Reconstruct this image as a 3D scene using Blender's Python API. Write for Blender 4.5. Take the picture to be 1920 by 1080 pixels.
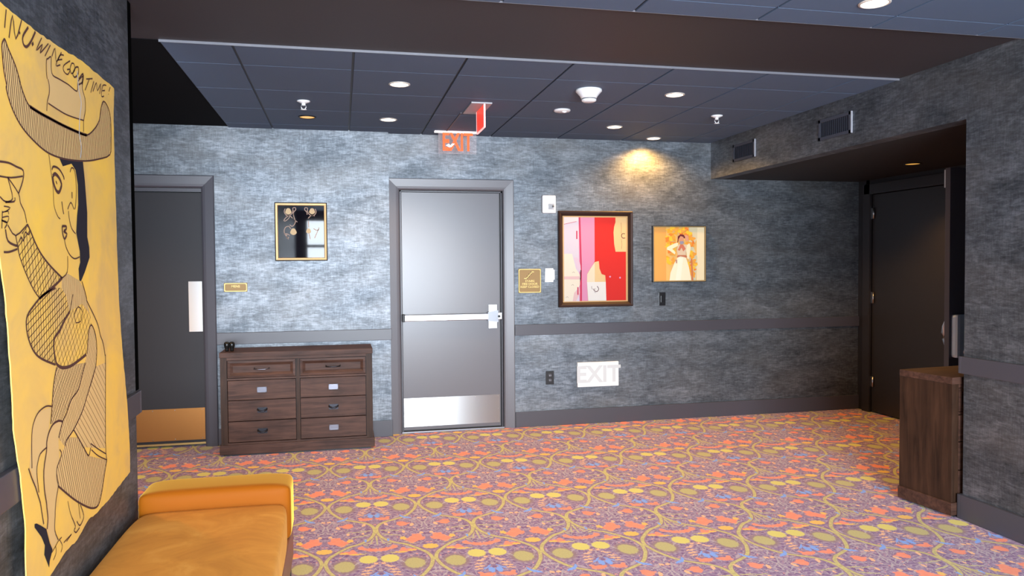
import bpy, bmesh, math, random
from mathutils import Vector, Matrix
random.seed(4)
sc = bpy.context.scene
for o in list(bpy.data.objects): bpy.data.objects.remove(o)
C = sc.collection
PI = math.pi

# ------------------------------------------------------------ camera
cam_d = bpy.data.cameras.new('camera'); cam = bpy.data.objects.new('camera', cam_d); C.objects.link(cam)
yaw, pit, rol = math.radians(12.6327), math.radians(-1.7147), math.radians(-0.4387)
fw = Vector((math.sin(yaw)*math.cos(pit), math.cos(yaw)*math.cos(pit), math.sin(pit)))
rt = Vector((math.cos(yaw), -math.sin(yaw), 0)); up = rt.cross(fw)
rt2 = rt*math.cos(rol)+up*math.sin(rol); up2 = -rt*math.sin(rol)+up*math.cos(rol)
M = Matrix((rt2, up2, -fw)).transposed().to_4x4(); M.translation = Vector((-0.5066, -6.7345, 1.4747))
cam.matrix_world = M
cam_d.sensor_width = 36; cam_d.lens = 1431.4/1920*36; cam_d.clip_start = .05
sc.camera = cam

# ------------------------------------------------------------ light
sc.view_settings.view_transform = 'Standard'; sc.view_settings.look = 'None'
sc.view_settings.gamma = 1; sc.view_settings.use_curve_mapping = False
sc.view_settings.exposure = 0.0
sc.cycles.use_denoising = True
sc.cycles.max_bounces = 10; sc.cycles.diffuse_bounces = 6
w = bpy.data.worlds.new('world'); sc.world = w; w.use_nodes = True
w.node_tree.nodes['Background'].inputs[0].default_value = (.75, .87, 1, 1)
w.node_tree.nodes['Background'].inputs[1].default_value = 3.0

def area(name, loc, rot, sx, sy, power, col, spread=PI):
    d = bpy.data.lights.new(name, 'AREA'); d.shape = 'RECTANGLE'; d.size = sx; d.size_y = sy
    d.energy = power; d.color = col; d.spread = spread
    o = bpy.data.objects.new(name, d); C.objects.link(o); o.location = loc; o.rotation_euler = rot
    return o
# daylight coming in through the big window behind the photographer (the window itself is built below)
area('daylight', (.25, -9.84, 1.40), (PI/2, 0, 0), 2.9, 2.1, 1150, (.80, .90, 1))

area('daylight', (-2.10, -4.97, 1.30), (PI/2, 0, 0), .88, 1.95, 60, (.78, .88, 1))

# ------------------------------------------------------------ helpers
class NT:
    def __init__(s, m): s.t = m.node_tree; s.n = s.t.nodes; s.l = s.t.links
    def node(s, ty, **kw):
        n = s.n.new(ty)
        for k, v in kw.items(): setattr(n, k, v)
        return n
    def put(s, sock, v):
        if isinstance(v, bpy.types.NodeSocket): s.l.new(v, sock)
        else: sock.default_value = v
    def m(s, op, *a, clamp=False):
        n = s.node('ShaderNodeMath', operation=op, use_clamp=clamp)
        for i, v in enumerate(a): s.put(n.inputs[i], v)
        return n.outputs[0]
    def mix(s, f, a, b, blend='MIX'):
        n = s.node('ShaderNodeMix', data_type='RGBA', blend_type=blend)
        s.put(n.inputs[0], f); s.put(n.inputs[6], a if isinstance(a, bpy.types.NodeSocket) else (*a[:3], 1)); s.put(n.inputs[7], b if isinstance(b, bpy.types.NodeSocket) else (*b[:3], 1))
        return n.outputs[2]
    def pos(s): return s.node('ShaderNodeNewGeometry').outputs['Position']
    def obj(s): return s.node('ShaderNodeTexCoord').outputs['Object']
    def map(s, v, scale=(1,1,1), loc=(0,0,0), rot=(0,0,0), ty='POINT'):
        n = s.node('ShaderNodeMapping', vector_type=ty); s.put(n.inputs[0], v)
        n.inputs['Location'].default_value = loc; n.inputs['Rotation'].default_value = rot; n.inputs['Scale'].default_value = scale
        return n.outputs[0]
    def noise(s, v, scale, detail=3, rough=.5, dist=0):
        n = s.node('ShaderNodeTexNoise'); s.put(n.inputs['Vector'], v)
        n.inputs['Scale'].default_value = scale; n.inputs['Detail'].default_value = detail
        n.inputs['Roughness'].default_value = rough; n.inputs['Distortion'].default_value = dist
        return n
    def ramp(s, f, stops):
        n = s.node('ShaderNodeValToRGB'); s.put(n.inputs[0], f); e = n.color_ramp.elements
        while len(e) < len(stops): e.new(.5)
        for q, (p, c) in zip(e, stops): q.position = p; q.color = (*c[:3], 1)
        return n.outputs[0]

MATS = {}
def mat(name, col=(.5,.5,.5), rough=.5, metal=0, spec=.5, emit=None, es=0, sheen=0, bump=None, **kw):
    if name in MATS: return MATS[name]
    m = bpy.data.materials.new(name); m.use_nodes = True; MATS[name] = m
    b = m.node_tree.nodes['Principled BSDF']
    b.inputs['Base Color'].default_value = (*col, 1); b.inputs['Roughness'].default_value = rough
    b.inputs['Metallic'].default_value = metal; b.inputs['Specular IOR Level'].default_value = spec
    if emit: b.inputs['Emission Color'].default_value = (*emit, 1); b.inputs['Emission Strength'].default_value = es
    if sheen: b.inputs['Sheen Weight'].default_value = sheen
    for k, v in kw.items(): b.inputs[k.replace('_', ' ')].default_value = v
    if bump:
        T = NT(m); n = T.noise(T.pos(), bump[0]); bn = T.node('ShaderNodeBump'); bn.inputs['Strength'].default_value = bump[1]; bn.inputs['Distance'].default_value = .002
        T.l.new(n.outputs[0], bn.inputs['Height']); T.l.new(bn.outputs[0], b.inputs['Normal'])
    return m
def bsdf(m): return m.node_tree.nodes['Principled BSDF']

class MB:
    """collects shapes into one mesh"""
    def __init__(s): s.b = bmesh.new(); s.mats = []
    def mi(s, m):
        if m is None: return 0
        if m not in s.mats: s.mats.append(m)
        return s.mats.index(m)
    def box(s, x0, x1, y0, y1, z0, z1, m=None, bev=0):
        r = bmesh.ops.create_cube(s.b, size=1)
        vs = r['verts']
        for v in vs: v.co = Vector(((x0+x1)/2+v.co.x*(x1-x0), (y0+y1)/2+v.co.y*(y1-y0), (z0+z1)/2+v.co.z*(z1-z0)))
        i = s.mi(m); fs = {f for v in vs for f in v.link_faces}
        for f in fs: f.material_index = i
        if bev:
            es = list({e for v in vs for e in v.link_edges})
            r = bmesh.ops.bevel(s.b, geom=es, offset=bev, segments=2, affect='EDGES', profile=.6)
            for f in r['faces']: f.material_index = i
        return s
    def poly(s, pts, m=None):
        vs = [s.b.verts.new(p) for p in pts]; f = s.b.faces.new(vs); f.material_index = s.mi(m); return f
    def prism(s, pts, d, m=None):
        """closed polygon pts (3D, planar) extruded along vector d"""
        n = len(pts); d = Vector(d); a = [s.b.verts.new(p) for p in pts]; c = [s.b.verts.new(Vector(p)+d) for p in pts]; i = s.mi(m)
        fs = [s.b.faces.new(a), s.b.faces.new(c[::-1])]+[s.b.faces.new((a[k], c[k], c[(k+1)%n], a[(k+1)%n])) for k in range(n)]
        for f in fs: f.material_index = i
        return s
    def lathe(s, prof, center=(0,0,0), axis='z', n=32, m=None, smooth=True):
        c = Vector(center); i = s.mi(m); rings = []
        for r, h in prof:
            ring = []
            for k in range(n):
                a = 2*PI*k/n; p = {'z': (r*math.cos(a), r*math.sin(a), h), 'y': (r*math.cos(a), h, r*math.sin(a)), 'x': (h, r*math.cos(a), r*math.sin(a))}[axis]
                ring.append(s.b.verts.new(c+Vector(p)))
            rings.append(ring)
        for a, b in zip(rings, rings[1:]):
            for k in range(n):
                f = s.b.faces.new((a[k], a[(k+1)%n], b[(k+1)%n], b[k])); f.material_index = i; f.smooth = smooth
        for r in (rings[0], rings[-1]):
            f = s.b.faces.new(r); f.material_index = i
        return s
    def tube(s, pts, r, m=None, n=10):
        pts = [Vector(p) for p in pts]; i = s.mi(m); rings = []
        for k, p in enumerate(pts):
            t = (pts[min(k+1, len(pts)-1)]-pts[max(k-1, 0)]).normalized()
            u = t.cross(Vector((0,0,1)));
            if u.length < .1: u = t.cross(Vector((0,1,0)))
            u.normalize(); v = t.cross(u)
            rings.append([s.b.verts.new(p+(u*math.cos(2*PI*q/n)+v*math.sin(2*PI*q/n))*r) for q in range(n)])
        for a, b in zip(rings, rings[1:]):
            for q in range(n):
                f = s.b.faces.new((a[q], a[(q+1)%n], b[(q+1)%n], b[q])); f.smooth = True; f.material_index = i
        for r_ in (rings[0], rings[-1]): s.b.faces.new(r_).material_index = i
        return s
    def text(s, body, size, M4, m=None, depth=.001, sx=1.0):
        cu = bpy.data.curves.new('t', 'FONT'); cu.body = body; cu.size = size; cu.extrude = depth; cu.align_x = 'CENTER'; cu.align_y = 'CENTER'
        cu.resolution_u = 3; cu.offset = size*(.028 if body == 'EXIT' else .012)
        o = bpy.data.objects.new('t', cu); me = o.to_mesh(); i = s.mi(m)
        vs = [s.b.verts.new(M4 @ Vector((v.co.x*sx, v.co.y, v.co.z))) for v in me.vertices]
        for p in me.polygons:
            try: f = s.b.faces.new([vs[k] for k in p.vertices]); f.material_index = i
            except ValueError: pass
        o.to_mesh_clear(); bpy.data.objects.remove(o); bpy.data.curves.remove(cu)
        return s
    def build(s, name, m=None, parent=None, loc=None, recalc=True):
        if recalc: bmesh.ops.recalc_face_normals(s.b, faces=s.b.faces[:])
        if loc is not None: bmesh.ops.translate(s.b, verts=s.b.verts[:], vec=-Vector(loc))
        me = bpy.data.meshes.new(name); s.b.to_mesh(me); s.b.free()
        for q in (s.mats or [m]): me.materials.append(q)
        o = bpy.data.objects.new(name, me); C.objects.link(o)
        if parent: o.parent = parent
        if loc is not None: o.location = loc
        return o

def thing(name, label, cat, loc, rz=0, group=None):
    o = bpy.data.objects.new(name, None); C.objects.link(o); o.location = loc; o.rotation_euler = (0,0,rz); o.empty_display_size = .1
    o['label'] = label; o['category'] = cat
    if group: o['group'] = group
    return o
def tag(o, label, cat, group=None):
    o['label'] = label; o['category'] = cat
    if group: o['group'] = group
    return o
def struct(o): o['kind'] = 'structure'; return o
def copy_tree(o, parent=None):
    c = o.copy(); C.objects.link(c); c.parent = parent
    for ch in o.children: copy_tree(ch, c)
    return c
def P2(s): return [tuple(map(int, q.split(','))) for q in s.split()]
def YX(loc, flip=False):
    """matrix that stands text on a wall facing -y"""
    return Matrix.Translation(loc) @ Matrix.Rotation(PI/2, 4, 'X')

# ------------------------------------------------------------ materials
def wallpaper(name, a, b, c):
    m = mat(name, rough=.48, metal=.70, spec=.3); T = NT(m); p = T.pos()
    big = T.noise(T.map(p, (1,1,2.2)), 3.2, 5, .65, .5).outputs[0]
    streak = T.noise(T.map(p, (4.5,4.5,20)), 3.0, 5, .70, .5).outputs[0]
    vert = T.noise(T.map(p, (34,34,5)), 3, 3, .6).outputs[0]
    fine = T.noise(T.map(p, (30,30,90)), 3, 2, .6).outputs[0]
    f = T.m('ADD', T.m('MULTIPLY', big, .34), T.m('ADD', T.m('MULTIPLY', streak, .42), T.m('ADD', T.m('MULTIPLY', vert, .15), T.m('MULTIPLY', fine, .09))))
    f = T.m('MULTIPLY_ADD', T.m('SUBTRACT', f, .5), 3.0, .5, clamp=True)
    col = T.ramp(f, [(.0, a), (.48, b), (1, c)])
    tint = T.noise(T.map(p, (1,1,2)), 1.7, 2).outputs[0]
    col = T.mix(T.m('MULTIPLY', T.m('SUBTRACT', tint, .4, clamp=True), 1.2, clamp=True), col, T.mix(.5, col, (.30,.27,.24)))
    T.l.new(col, bsdf(m).inputs['Base Color'])
    bn = T.node('ShaderNodeBump'); bn.inputs['Strength'].default_value = .25; bn.inputs['Distance'].default_value = .002
    T.l.new(f, bn.inputs['Height']); T.l.new(bn.outputs[0], bsdf(m).inputs['Normal'])
    return m
WP = wallpaper('wallpaper', (.026,.032,.035), (.118,.131,.148), (.295,.322,.355))
TRIM = mat('trim_paint', (.062,.058,.070), .38, bump=(60,.05))
DOORP = mat('door_paint', (.125,.118,.128), .30, bump=(200,.06))
DOORD = mat('door_paint_dark', (.030,.028,.031), .55, spec=.25, bump=(200,.06))
BLACK = mat('black', (.008,.008,.009), .5)
DRY = mat('ceiling_paint', (.034,.028,.031), .55, bump=(90,.1))
TILE = mat('ceiling_tile', (.085,.125,.195), .7, bump=(300,.2))
GRID = mat('ceiling_grid', (.02,.02,.025), .5)
STEEL = mat('brushed_steel', (.42,.41,.40), .32, 1, Anisotropic=.97, Anisotropic_Rotation=0.25)
SATIN = mat('satin_chrome', (.55,.55,.57), .3, 1)
WHITE = mat('white_plastic', (.86,.86,.86), .4)
BRASS = mat('brass_plate', (.30,.19,.07), .6, .1)
GOLD = mat('gold_raised', (.78,.60,.20), .45, .1)
def wood(name, d, l, vertical):
    m = mat(name, rough=.5, spec=.2); T = NT(m); p = T.obj()
    s = (14,14,1.1) if vertical else (1.3,14,16)
    n1 = T.noise(T.map(p, s), 2.2, 5, .62, .6).outputs[0]
    n2 = T.noise(T.map(p, (2,2,2)), 3, 2).outputs[0]
    f = T.m('ADD', T.m('MULTIPLY', n1, .75), T.m('MULTIPLY', n2, .25))
    T.l.new(T.ramp(f, [(.33, d), (.66, l)]), bsdf(m).inputs['Base Color'])
    bn = T.node('ShaderNodeBump'); bn.inputs['Strength'].default_value = .15; bn.inputs['Distance'].default_value = .002
    T.l.new(n1, bn.inputs['Height']); T.l.new(bn.outputs[0], bsdf(m).inputs['Normal'])
    return m
WOODH = wood('walnut_across', (.030,.014,.010), (.105,.050,.034), False)
WOODV = wood('walnut_upright', (.016,.008,.005), (.062,.029,.016), True)

def carpet():
    m = mat('patterned_carpet', rough=.9, spec=.15, sheen=.15); T = NT(m); p = T.pos()
    PX, PY, SH = .545, .905, .075
    sep = T.node('ShaderNodeSeparateXYZ'); T.l.new(p, sep.inputs[0]); X, Y = sep.outputs[0], sep.outputs[1]
    u = T.m('ABSOLUTE', T.m('SUBTRACT', T.m('FLOORED_MODULO', T.m('ADD', X, .337+PX/2+PX*20), PX), PX/2))
    v = T.m('FLOORED_MODULO', T.m('ADD', T.m('ADD', Y, 2.93+PY*20), T.m('MULTIPLY', X, SH)), PY)
    cb = T.node('ShaderNodeCombineXYZ'); T.l.new(u, cb.inputs[0]); T.l.new(v, cb.inputs[1]); uv0 = cb.outputs[0]
    # ragged woven edges
    nz = T.noise(uv0, 85, 2, .6); off = T.node('ShaderNodeVectorMath', operation='MULTIPLY_ADD')
    T.l.new(nz.outputs['Color'], off.inputs[0]); off.inputs[1].default_value = (.022,.032,0)
    sub = T.node('ShaderNodeVectorMath', operation='SUBTRACT'); T.l.new(uv0, sub.inputs[0]); sub.inputs[1].default_value = (.011,.016,0)
    T.l.new(sub.outputs[0], off.inputs[2]); uv = off.outputs[0]
    def layer(els, src=uv):
        d = None
        for (cu, cv, ru, rv, ang) in els:
            for dv in ((0, PY) if cv-max(ru, rv) < 0 else (0, -PY) if cv+max(ru, rv) > PY else (0,)):
                mp = T.map(src, (ru, rv, 1), (cu, cv+dv, 0), (0, 0, math.radians(ang)), 'TEXTURE')
                sp = T.node('ShaderNodeVectorMath', operation='LENGTH'); T.l.new(mp, sp.inputs[0])
                d = sp.outputs['Value'] if d is None else T.m('MINIMUM', d, sp.outputs['Value'])
        return d
    def on(d, e=.12): # soft threshold at 1
        return T.m('DIVIDE', T.m('SUBTRACT', 1+e/2, d), e, clamp=True)
    purple, dark = (.18,.080,.225), (.060,.022,.06)
    base = T.mix(T.m('MULTIPLY_ADD', T.noise(uv0, 34, 2).outputs[0], 3.2, -1.15, clamp=True), purple, (.38,.28,.42))
    col = base
    # pale tracery
    rd = T.noise(uv0, 26, 1, .5, .5).outputs[0]
    tr = T.m('LESS_THAN', T.m('ABSOLUTE', T.m('SUBTRACT', rd, .5)), .030)
    col = T.mix(T.m('MULTIPLY', tr, .75), col, (.50,.43,.47))
    rd2 = T.noise(uv0, 44, 1, .5, .4).outputs[0]
    tr2 = T.m('GREATER_THAN', rd2, .68)
    col = T.mix(T.m('MULTIPLY', tr2, .8), col, (.85,.40,.30))
    halo = layer([(.171,.858,.075,.098,0)], uv0)
    col = T.mix(T.m('MULTIPLY', T.m('SUBTRACT', 1.05, halo, clamp=True), 3.0, clamp=True), col, (.30,.20,.20))
    # grey branching under the nodes
    g = [(.262,.80,.004,.09,0), (.236,.79,.004,.075,-22), (.245,.70,.004,.05,30), (.222,.72,.004,.05,-48), (.25,.60,.004,.06,18), (.215,.60,.004,.05,-55),
         (.23,.50,.004,.06,40), (.262,.52,.005,.05,-8), (.19,.61,.004,.05,70), (.20,.47,.004,.045,60), (.25,.44,.004,.04,-40), (.12,.50,.0035,.05,65), (.13,.58,.0035,.04,85), (.10,.90,.0035,.05,40), (.21,.83,.003,.05,-25)]
    col = T.mix(T.m('MULTIPLY', on(layer(g)), .85), col, (.50,.45,.47))
    st = [(.0,.318,.0045,.09,0), (.061,.454,.043,.006,0), (.082,.375,.055,.006,-22), (.040,.345,.004,.055,35), (.054,.262,.004,.04,-70), (.022,.31,.0035,.07,12), (.11,.44,.06,.004,8),
          (.17,.24,.004,.05,50), (.10,.11,.05,.006,0), (.07,.245,.03,.006,35)]
    col = T.mix(on(layer(st)), col, (.58,.54,.24))
    # winding stems: u = f(v)
    pts = [(.264,0),(.253,.059),(.207,.142),(.145,.219),(.074,.271),(.026,.349),(.010,.408),(.006,.467),(.015,.526),(.048,.581),(.117,.632),(.183,.686),(.226,.763),(.251,.829),(.264,.905)]
    def fc(vin):
        n = T.node('ShaderNodeFloatCurve'); c = n.mapping.curves[0]; P = [(b/PY, a/.3) for a, b in pts]
        c.points[0].location = P[0]; c.points[1].location = P[-1]
        for q in P[1:-1]: c.points.new(*q)
        n.mapping.update(); T.put(n.inputs['Value'], T.m('DIVIDE', vin, PY)); return T.m('MULTIPLY', n.outputs[0], .3)
    f0 = fc(v); f1 = fc(T.m('ADD', v, .01)); sl = T.m('DIVIDE', T.m('SUBTRACT', f1, f0), .01)
    dd = T.m('DIVIDE', T.m('ABSOLUTE', T.m('SUBTRACT', u, f0)), T.m('SQRT', T.m('MULTIPLY_ADD', sl, sl, 1.0)))
    col = T.mix(T.m('LESS_THAN', dd, .0155), col, (.32,.19,.25))
    col = T.mix(T.m('LESS_THAN', dd, .0095), col, T.mix(T.m('GREATER_THAN', T.noise(uv0, 60, 0).outputs[0], .5), (.62,.56,.20), (.52,.46,.18)))
    blue = [(.019,.712,.016,.032,0), (.036,.742,.006,.035,40), (.185,.654,.034,.012,-38), (.16,.68,.008,.03,20), (.06,.30,.006,.02,0)]
    col = T.mix(on(layer(blue)), col, (.22,.40,.92))
    pk = [(.056,.830,.021,.008,-12),(.064,.795,.026,.008,-12),(.072,.760,.026,.008,-12),(.078,.727,.022,.008,-12),(.035,.850,.014,.008,-12),
          (.062,.555,.010,.026,15),(.205,.523,.011,.026,-15),(.151,.413,.008,.022,0),(.070,.415,.007,.014,0),(.256,.633,.011,.014,0),(.245,.382,.012,.014,0),(.175,.30,.006,.02,0),(.02,.88,.01,.014,0),(.23,.36,.01,.01,0)]
    col = T.mix(on(layer(pk)), col, (.90,.52,.28))
    org = [(.052,.172,.042,.017,16),(.025,.155,.03,.020,0),(.085,.195,.018,.022,0),(.151,.133,.044,.020,0),(.13,.15,.015,.026,0),(.047,.653,.040,.020,-14),(.075,.665,.014,.03,-20),(.151,.548,.030,.040,10),(.165,.55,.034,.018,0),
           (.203,.300,.032,.070,-20),(.203,.290,.056,.034,12),(.222,.325,.020,.052,30),(.175,.275,.03,.018,-20)]
    col = T.mix(on(layer(org)), col, T.mix(T.noise(uv0, 40, 1).outputs[0], (.92,.24,.13), (.98,.34,.20)))
    col = T.mix(on(layer([(.173,.128,.022,.012,0),(.113,.112,.030,.010,0),(.140,.312,.018,.024,0),(.275,.170,.044,.034,0)])), col, (.90,.55,.10))
    col = T.mix(on(layer([(.054,.032,.047,.052,0)])), col, (.74,.68,.16))
    col = T.mix(on(layer([(.171,.858,.050,.066,0)])), col, T.mix(T.noise(uv0, 120, 1).outputs[0], (.44,.42,.16), (.58,.53,.22)))
    # pile
    pile = T.noise(p, 420, 2, .6).outputs[0]
    col = T.mix(.22, col, T.mix(pile, (.2,.15,.2), (1,.9,.85)), 'OVERLAY')
    T.l.new(col, bsdf(m).inputs['Base Color'])
    bn = T.node('ShaderNodeBump'); bn.inputs['Strength'].default_value = .4; bn.inputs['Distance'].default_value = .004
    T.l.new(pile, bn.inputs['Height']); T.l.new(bn.outputs[0], bsdf(m).inputs['Normal'])
    return m
CARPET = carpet()
# banner drawing: outline, painted areas, hatching and strokes, mm in the plane of the left wall
BAN_OUT="-499,2172 -445,2171 -373,2171 -222,2170 -48,2175 155,2188 394,2185 515,2184 558,2181 540,2044 543,1816 546,1586 557,1354 587,1160 639,936 664,755 662,634 346,607 221,603 130,610 57,592 8,581 -96,582 -158,570 -233,558 -332,554 -407,567 -404,626 -401,775 -413,837 -430,932 -456,1023 -461,1044 -468,1198 -490,1401 -516,1506 -536,1644 -529,1890"
BP_brim="-458,2082 -474,2063 -473,2035 -466,1995 -451,1962 -455,1954 -435,1923 -403,1894 -357,1868 -290,1847 -204,1829 -118,1823 8,1828 176,1846 327,1873 473,1910 494,1964 495,2050 464,2088 409,2100 374,2066 348,2016 283,1972 202,1939 119,1934 -34,1931 -148,1932 -225,1933 -297,1937 -333,1957 -361,1987 -360,1989 -384,2022 -409,2044 -437,2065 -451,2080 -458,2082"
BP_crown="-154,2108 -121,2124 -120,2088 -111,2071 -57,2072 -8,2073 111,2071 122,2105 179,2134 167,2094 193,2064 194,2024 173,1985 95,1978 1,1972 -78,1973 -155,1976 -144,2011 -147,2042"
BP_hair="-74,1824 -41,1800 40,1819 78,1803 98,1756 97,1689 82,1649 70,1593 101,1533 102,1495 85,1474 90,1434 106,1431 149,1463 203,1513 202,1548 183,1584 189,1669 172,1777 156,1843 26,1830"
BP_lobe="-134,1415 -237,1397 -310,1368 -354,1344 -364,1316 -350,1277 -313,1237 -256,1210 -150,1180 -160,1228 -154,1261 -109,1281 -58,1313 -13,1335 -39,1387 -79,1414"
BP_lobe2="-13,1335 -109,1281 -154,1261 -149,1197 -90,1163 58,1167 140,1179 170,1242 207,1278 193,1315 112,1355"
BP_sleeve="-337,1600 -316,1581 -278,1544 -232,1512 -165,1480 -74,1445 -259,1387 -304,1414 -357,1462 -397,1510 -410,1540 -399,1555"
BP_chest="-23,1459 90,1434 132,1408 162,1361 193,1315 112,1355 -13,1335 -39,1387 -79,1414 -74,1442"
BP_dress="-141,1171 -184,1071 -198,1008 -102,997 -19,1050 51,1072 130,1152"
BP_tail="240,1124 138,1036 85,992 4,947 92,869 332,810 357,1124"
BP_arm="207,1275 176,1261 160,1216 149,1181 130,1152 94,1116 51,1072 -19,1050 -65,1015 -102,994 -139,952 -87,913 -4,949 85,992 138,1036 201,1087 240,1124 257,1177 248,1235"
BP_skirt="-46,933 -117,897 -161,862 -163,831 -153,805 4,712 170,636 231,628 274,661 312,719 345,762 146,826 32,916"
BP_bleg="-191,1057 -290,1061 -326,1041 -345,1004 -365,919 -311,827 -317,889 -305,918 -288,938 -239,945"
BP_leg="-102,995 -136,1004 -182,1003 -216,986 -236,962 -240,935 -265,883 -264,828 -251,783 -243,734 -251,705 -211,629 -164,642 -191,681 -185,725 -173,770 -153,805 -163,831 -161,862 -136,880 -139,952"
BP_shoe="-342,750 -327,747 -297,731 -256,707 -232,657 -211,629 -236,604 -242,586 -277,638 -270,663 -294,696 -342,740"
BAN_FILL=[("t",BP_brim),("t",BP_crown),("t",BP_dress),("t",BP_tail),("t",BP_arm),("t",BP_skirt),("t",BP_bleg),("t",BP_leg),("t",BP_chest),("k",BP_hair),("k",BP_shoe)]
BAN_HATCH=[(BP_brim,75,7),(BP_skirt,112,9),(BP_sleeve,100,17),(BP_sleeve,30,17),(BP_lobe,92,15),(BP_lobe,20,16),(BP_lobe2,35,17),(BP_lobe2,120,22),(BP_dress,125,9),(BP_tail,140,17),(BP_arm,120,10),(BP_chest,80,9),(BP_dress,40,14)]
BAN_STROKE="""5|-458,2082 -474,2063 -473,2035 -466,1995 -451,1962 -455,1954 -435,1923 -403,1894 -357,1868 -290,1847 -204,1829 -118,1823 8,1828 176,1846 327,1873 473,1910 494,1964 495,2050 464,2088 409,2100 374,2066 348,2016 283,1972 202,1939 119,1934 -34,1931 -148,1932 -225,1933 -297,1937 -333,1957 -361,1987 -360,1989 -384,2022 -409,2044 -437,2065 -451,2080 -458,2082
4|-158,2048 -163,2070 -160,2104 -147,2112 -121,2124 -123,2092 -111,2071 -57,2072 29,2074 111,2071 122,2105 179,2137 167,2094 193,2064 194,2024 173,1985 170,1946
4|-152,2049 -142,2030 -146,2005 -162,1980 -168,1950
4|-155,1976 -78,1973 1,1972 95,1978 173,1985
9|-297,1937 -225,1933 -148,1932 -34,1931 119,1934 202,1939
3|-161,1822 -145,1766 -132,1724 -129,1671 -101,1639 -78,1631
6|-138,1777 -124,1789 -77,1787 -37,1767 -37,1759
10|-133,1758 -112,1768 -79,1759 -59,1742 -68,1726 -86,1713 -109,1719 -128,1739 -133,1758
5|-107,1746 -98,1738
5|-60,1687 -54,1667 -45,1648
7|-62,1609 -26,1610 -27,1601 -49,1593 -21,1586 -44,1569 -60,1587 -62,1609
4|-44,1568 -31,1543 4,1518 48,1507 96,1514
4|-19,1515 -26,1464 -74,1445
8|-74,1445 -130,1426 -259,1389
4|23,1789 40,1806 69,1797 81,1741 69,1687 60,1671
6|37,1726 36,1705
4|-8,1666 24,1691 52,1670
4|-1,1661 5,1636 25,1606 62,1590
5|-510,1753 -452,1757 -402,1753 -357,1748 -362,1719 -393,1681
4|-512,1715 -440,1719 -361,1732
4|-511,1662 -478,1652 -433,1664 -455,1709 -455,1715 -393,1681 -382,1656 -356,1634 -342,1604
4|-418,1668 -423,1657 -479,1650
3|-489,1639 -450,1638 -480,1625
3|-500,1622 -465,1628 -461,1620
3|-500,1609 -461,1614 -472,1597 -501,1601
4|-506,1601 -472,1597 -488,1581
4|-499,1626 -505,1580
4|-468,1591 -419,1565 -337,1600
6|-483,1579 -470,1549 -421,1538 -410,1540
5|-497,1519 -462,1520 -411,1529
4|-419,1565 -410,1540
4|-400,1547 -383,1562 -367,1552 -355,1577 -333,1571 -321,1580
6|-337,1600 -316,1581 -278,1544 -232,1512 -165,1480 -74,1445
4|-410,1540 -397,1510 -357,1462 -304,1414 -259,1387
6|-134,1415 -237,1397 -310,1368 -354,1344 -364,1316 -350,1277 -313,1237 -256,1210 -150,1180
9|-13,1335 -58,1313 -109,1281 -154,1261 -160,1228 -149,1197 -137,1179 -90,1163 -19,1159 58,1167 140,1179
5|114,1431 136,1404 159,1370 162,1361 227,1313 278,1270 303,1230 334,1198 354,1152 357,1124 334,833 345,762
6|345,762 312,719 274,661 231,628 170,636 98,665 4,712 -71,755 -153,805
5|-141,1171 -167,1128 -184,1071 -201,1007
5|149,1181 160,1216 176,1261 207,1275 248,1235 257,1177 240,1123
4|21,1390 3,1360 -13,1335
3|44,1295 31,1325 71,1346 110,1328 92,1297 44,1295
5|130,1152 94,1116 51,1072 -19,1050 -65,1015 -102,994 -139,952
5|240,1124 201,1087 138,1036 85,992 -4,949 -71,930 -87,913
6|-102,995 -136,1004 -182,1003 -216,986 -236,962 -240,935 -265,883 -264,828 -251,783 -249,767 -243,734 -251,705
4|-133,914 -117,897 -136,880 -161,862 -163,831 -153,805 -173,770 -184,735 -185,725 -191,681 -164,642
4|-191,1059 -235,1067 -290,1061 -326,1041 -346,1005 -351,912
5|-375,918 -353,883 -330,853 -316,829 -297,797 -289,769 -276,728
4|-239,945 -288,938 -310,915 -317,889 -306,830
5|-4,949 47,906 92,866 91,868 139,828 163,851
4|164,865 247,826 334,788
4|170,842 245,802 345,763
3|-218,623 -188,631 -165,638 -135,640
3|-144,596 -131,612 -153,638
3|-208,596 -184,610 -188,631
3|-118,617 -62,619 -49,619 -94,612
4|-39,670 -9,632 -23,624 -4,610 30,615
4|5,644 31,621 59,626 74,642 43,687
3|-73,734 -56,695 -39,670
3|23,705 39,642
5|-441,2164 -447,2141 -454,2112
5|-428,2093 -401,2161 -384,2103 -340,2168
8|-359,2130 -354,2125
7|-294,2162 -335,2124 -331,2103 -309,2103 -279,2125 -242,2165
8|-271,2118 -259,2128
4|-194,2161 -240,2111 -189,2143 -210,2112 -141,2159
4|-125,2159 -172,2113
4|-114,2128 -85,2160 -77,2121 -30,2163
4|-9,2159 -45,2149 -82,2108 -43,2120
4|-67,2129 -24,2142
4|50,2157 -11,2126 -12,2108 24,2106 48,2128 18,2120
4|65,2153 48,2130 62,2118 94,2139 88,2156 65,2153
5|103,2149 74,2121 92,2113 129,2135 131,2156 103,2149
5|132,2117 179,2147 173,2118 126,2096
5|179,2147 164,2106
4|212,2136 282,2154
4|246,2144 195,2093
4|297,2148 258,2099
4|283,2108 327,2150 336,2123 381,2159 362,2117
4|447,2168 402,2156 383,2114 416,2121
4|395,2136 429,2145
4|499,2173 480,2152
5|474,2142 476,2140"""

# ------------------------------------------------------------ the room
ZC, XR, XL, YL, YR = 2.636, 2.959, -1.394, -3.11, -9.9
ZS, XE, WS, XS = 2.2815, 4.575, -.072, -.092     # alcove ceiling, alcove side wall, step of the left back wall
struct(MB().box(-3.3, 4.9, YR, .3, -.1, 0).build('floor', CARPET))

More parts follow.
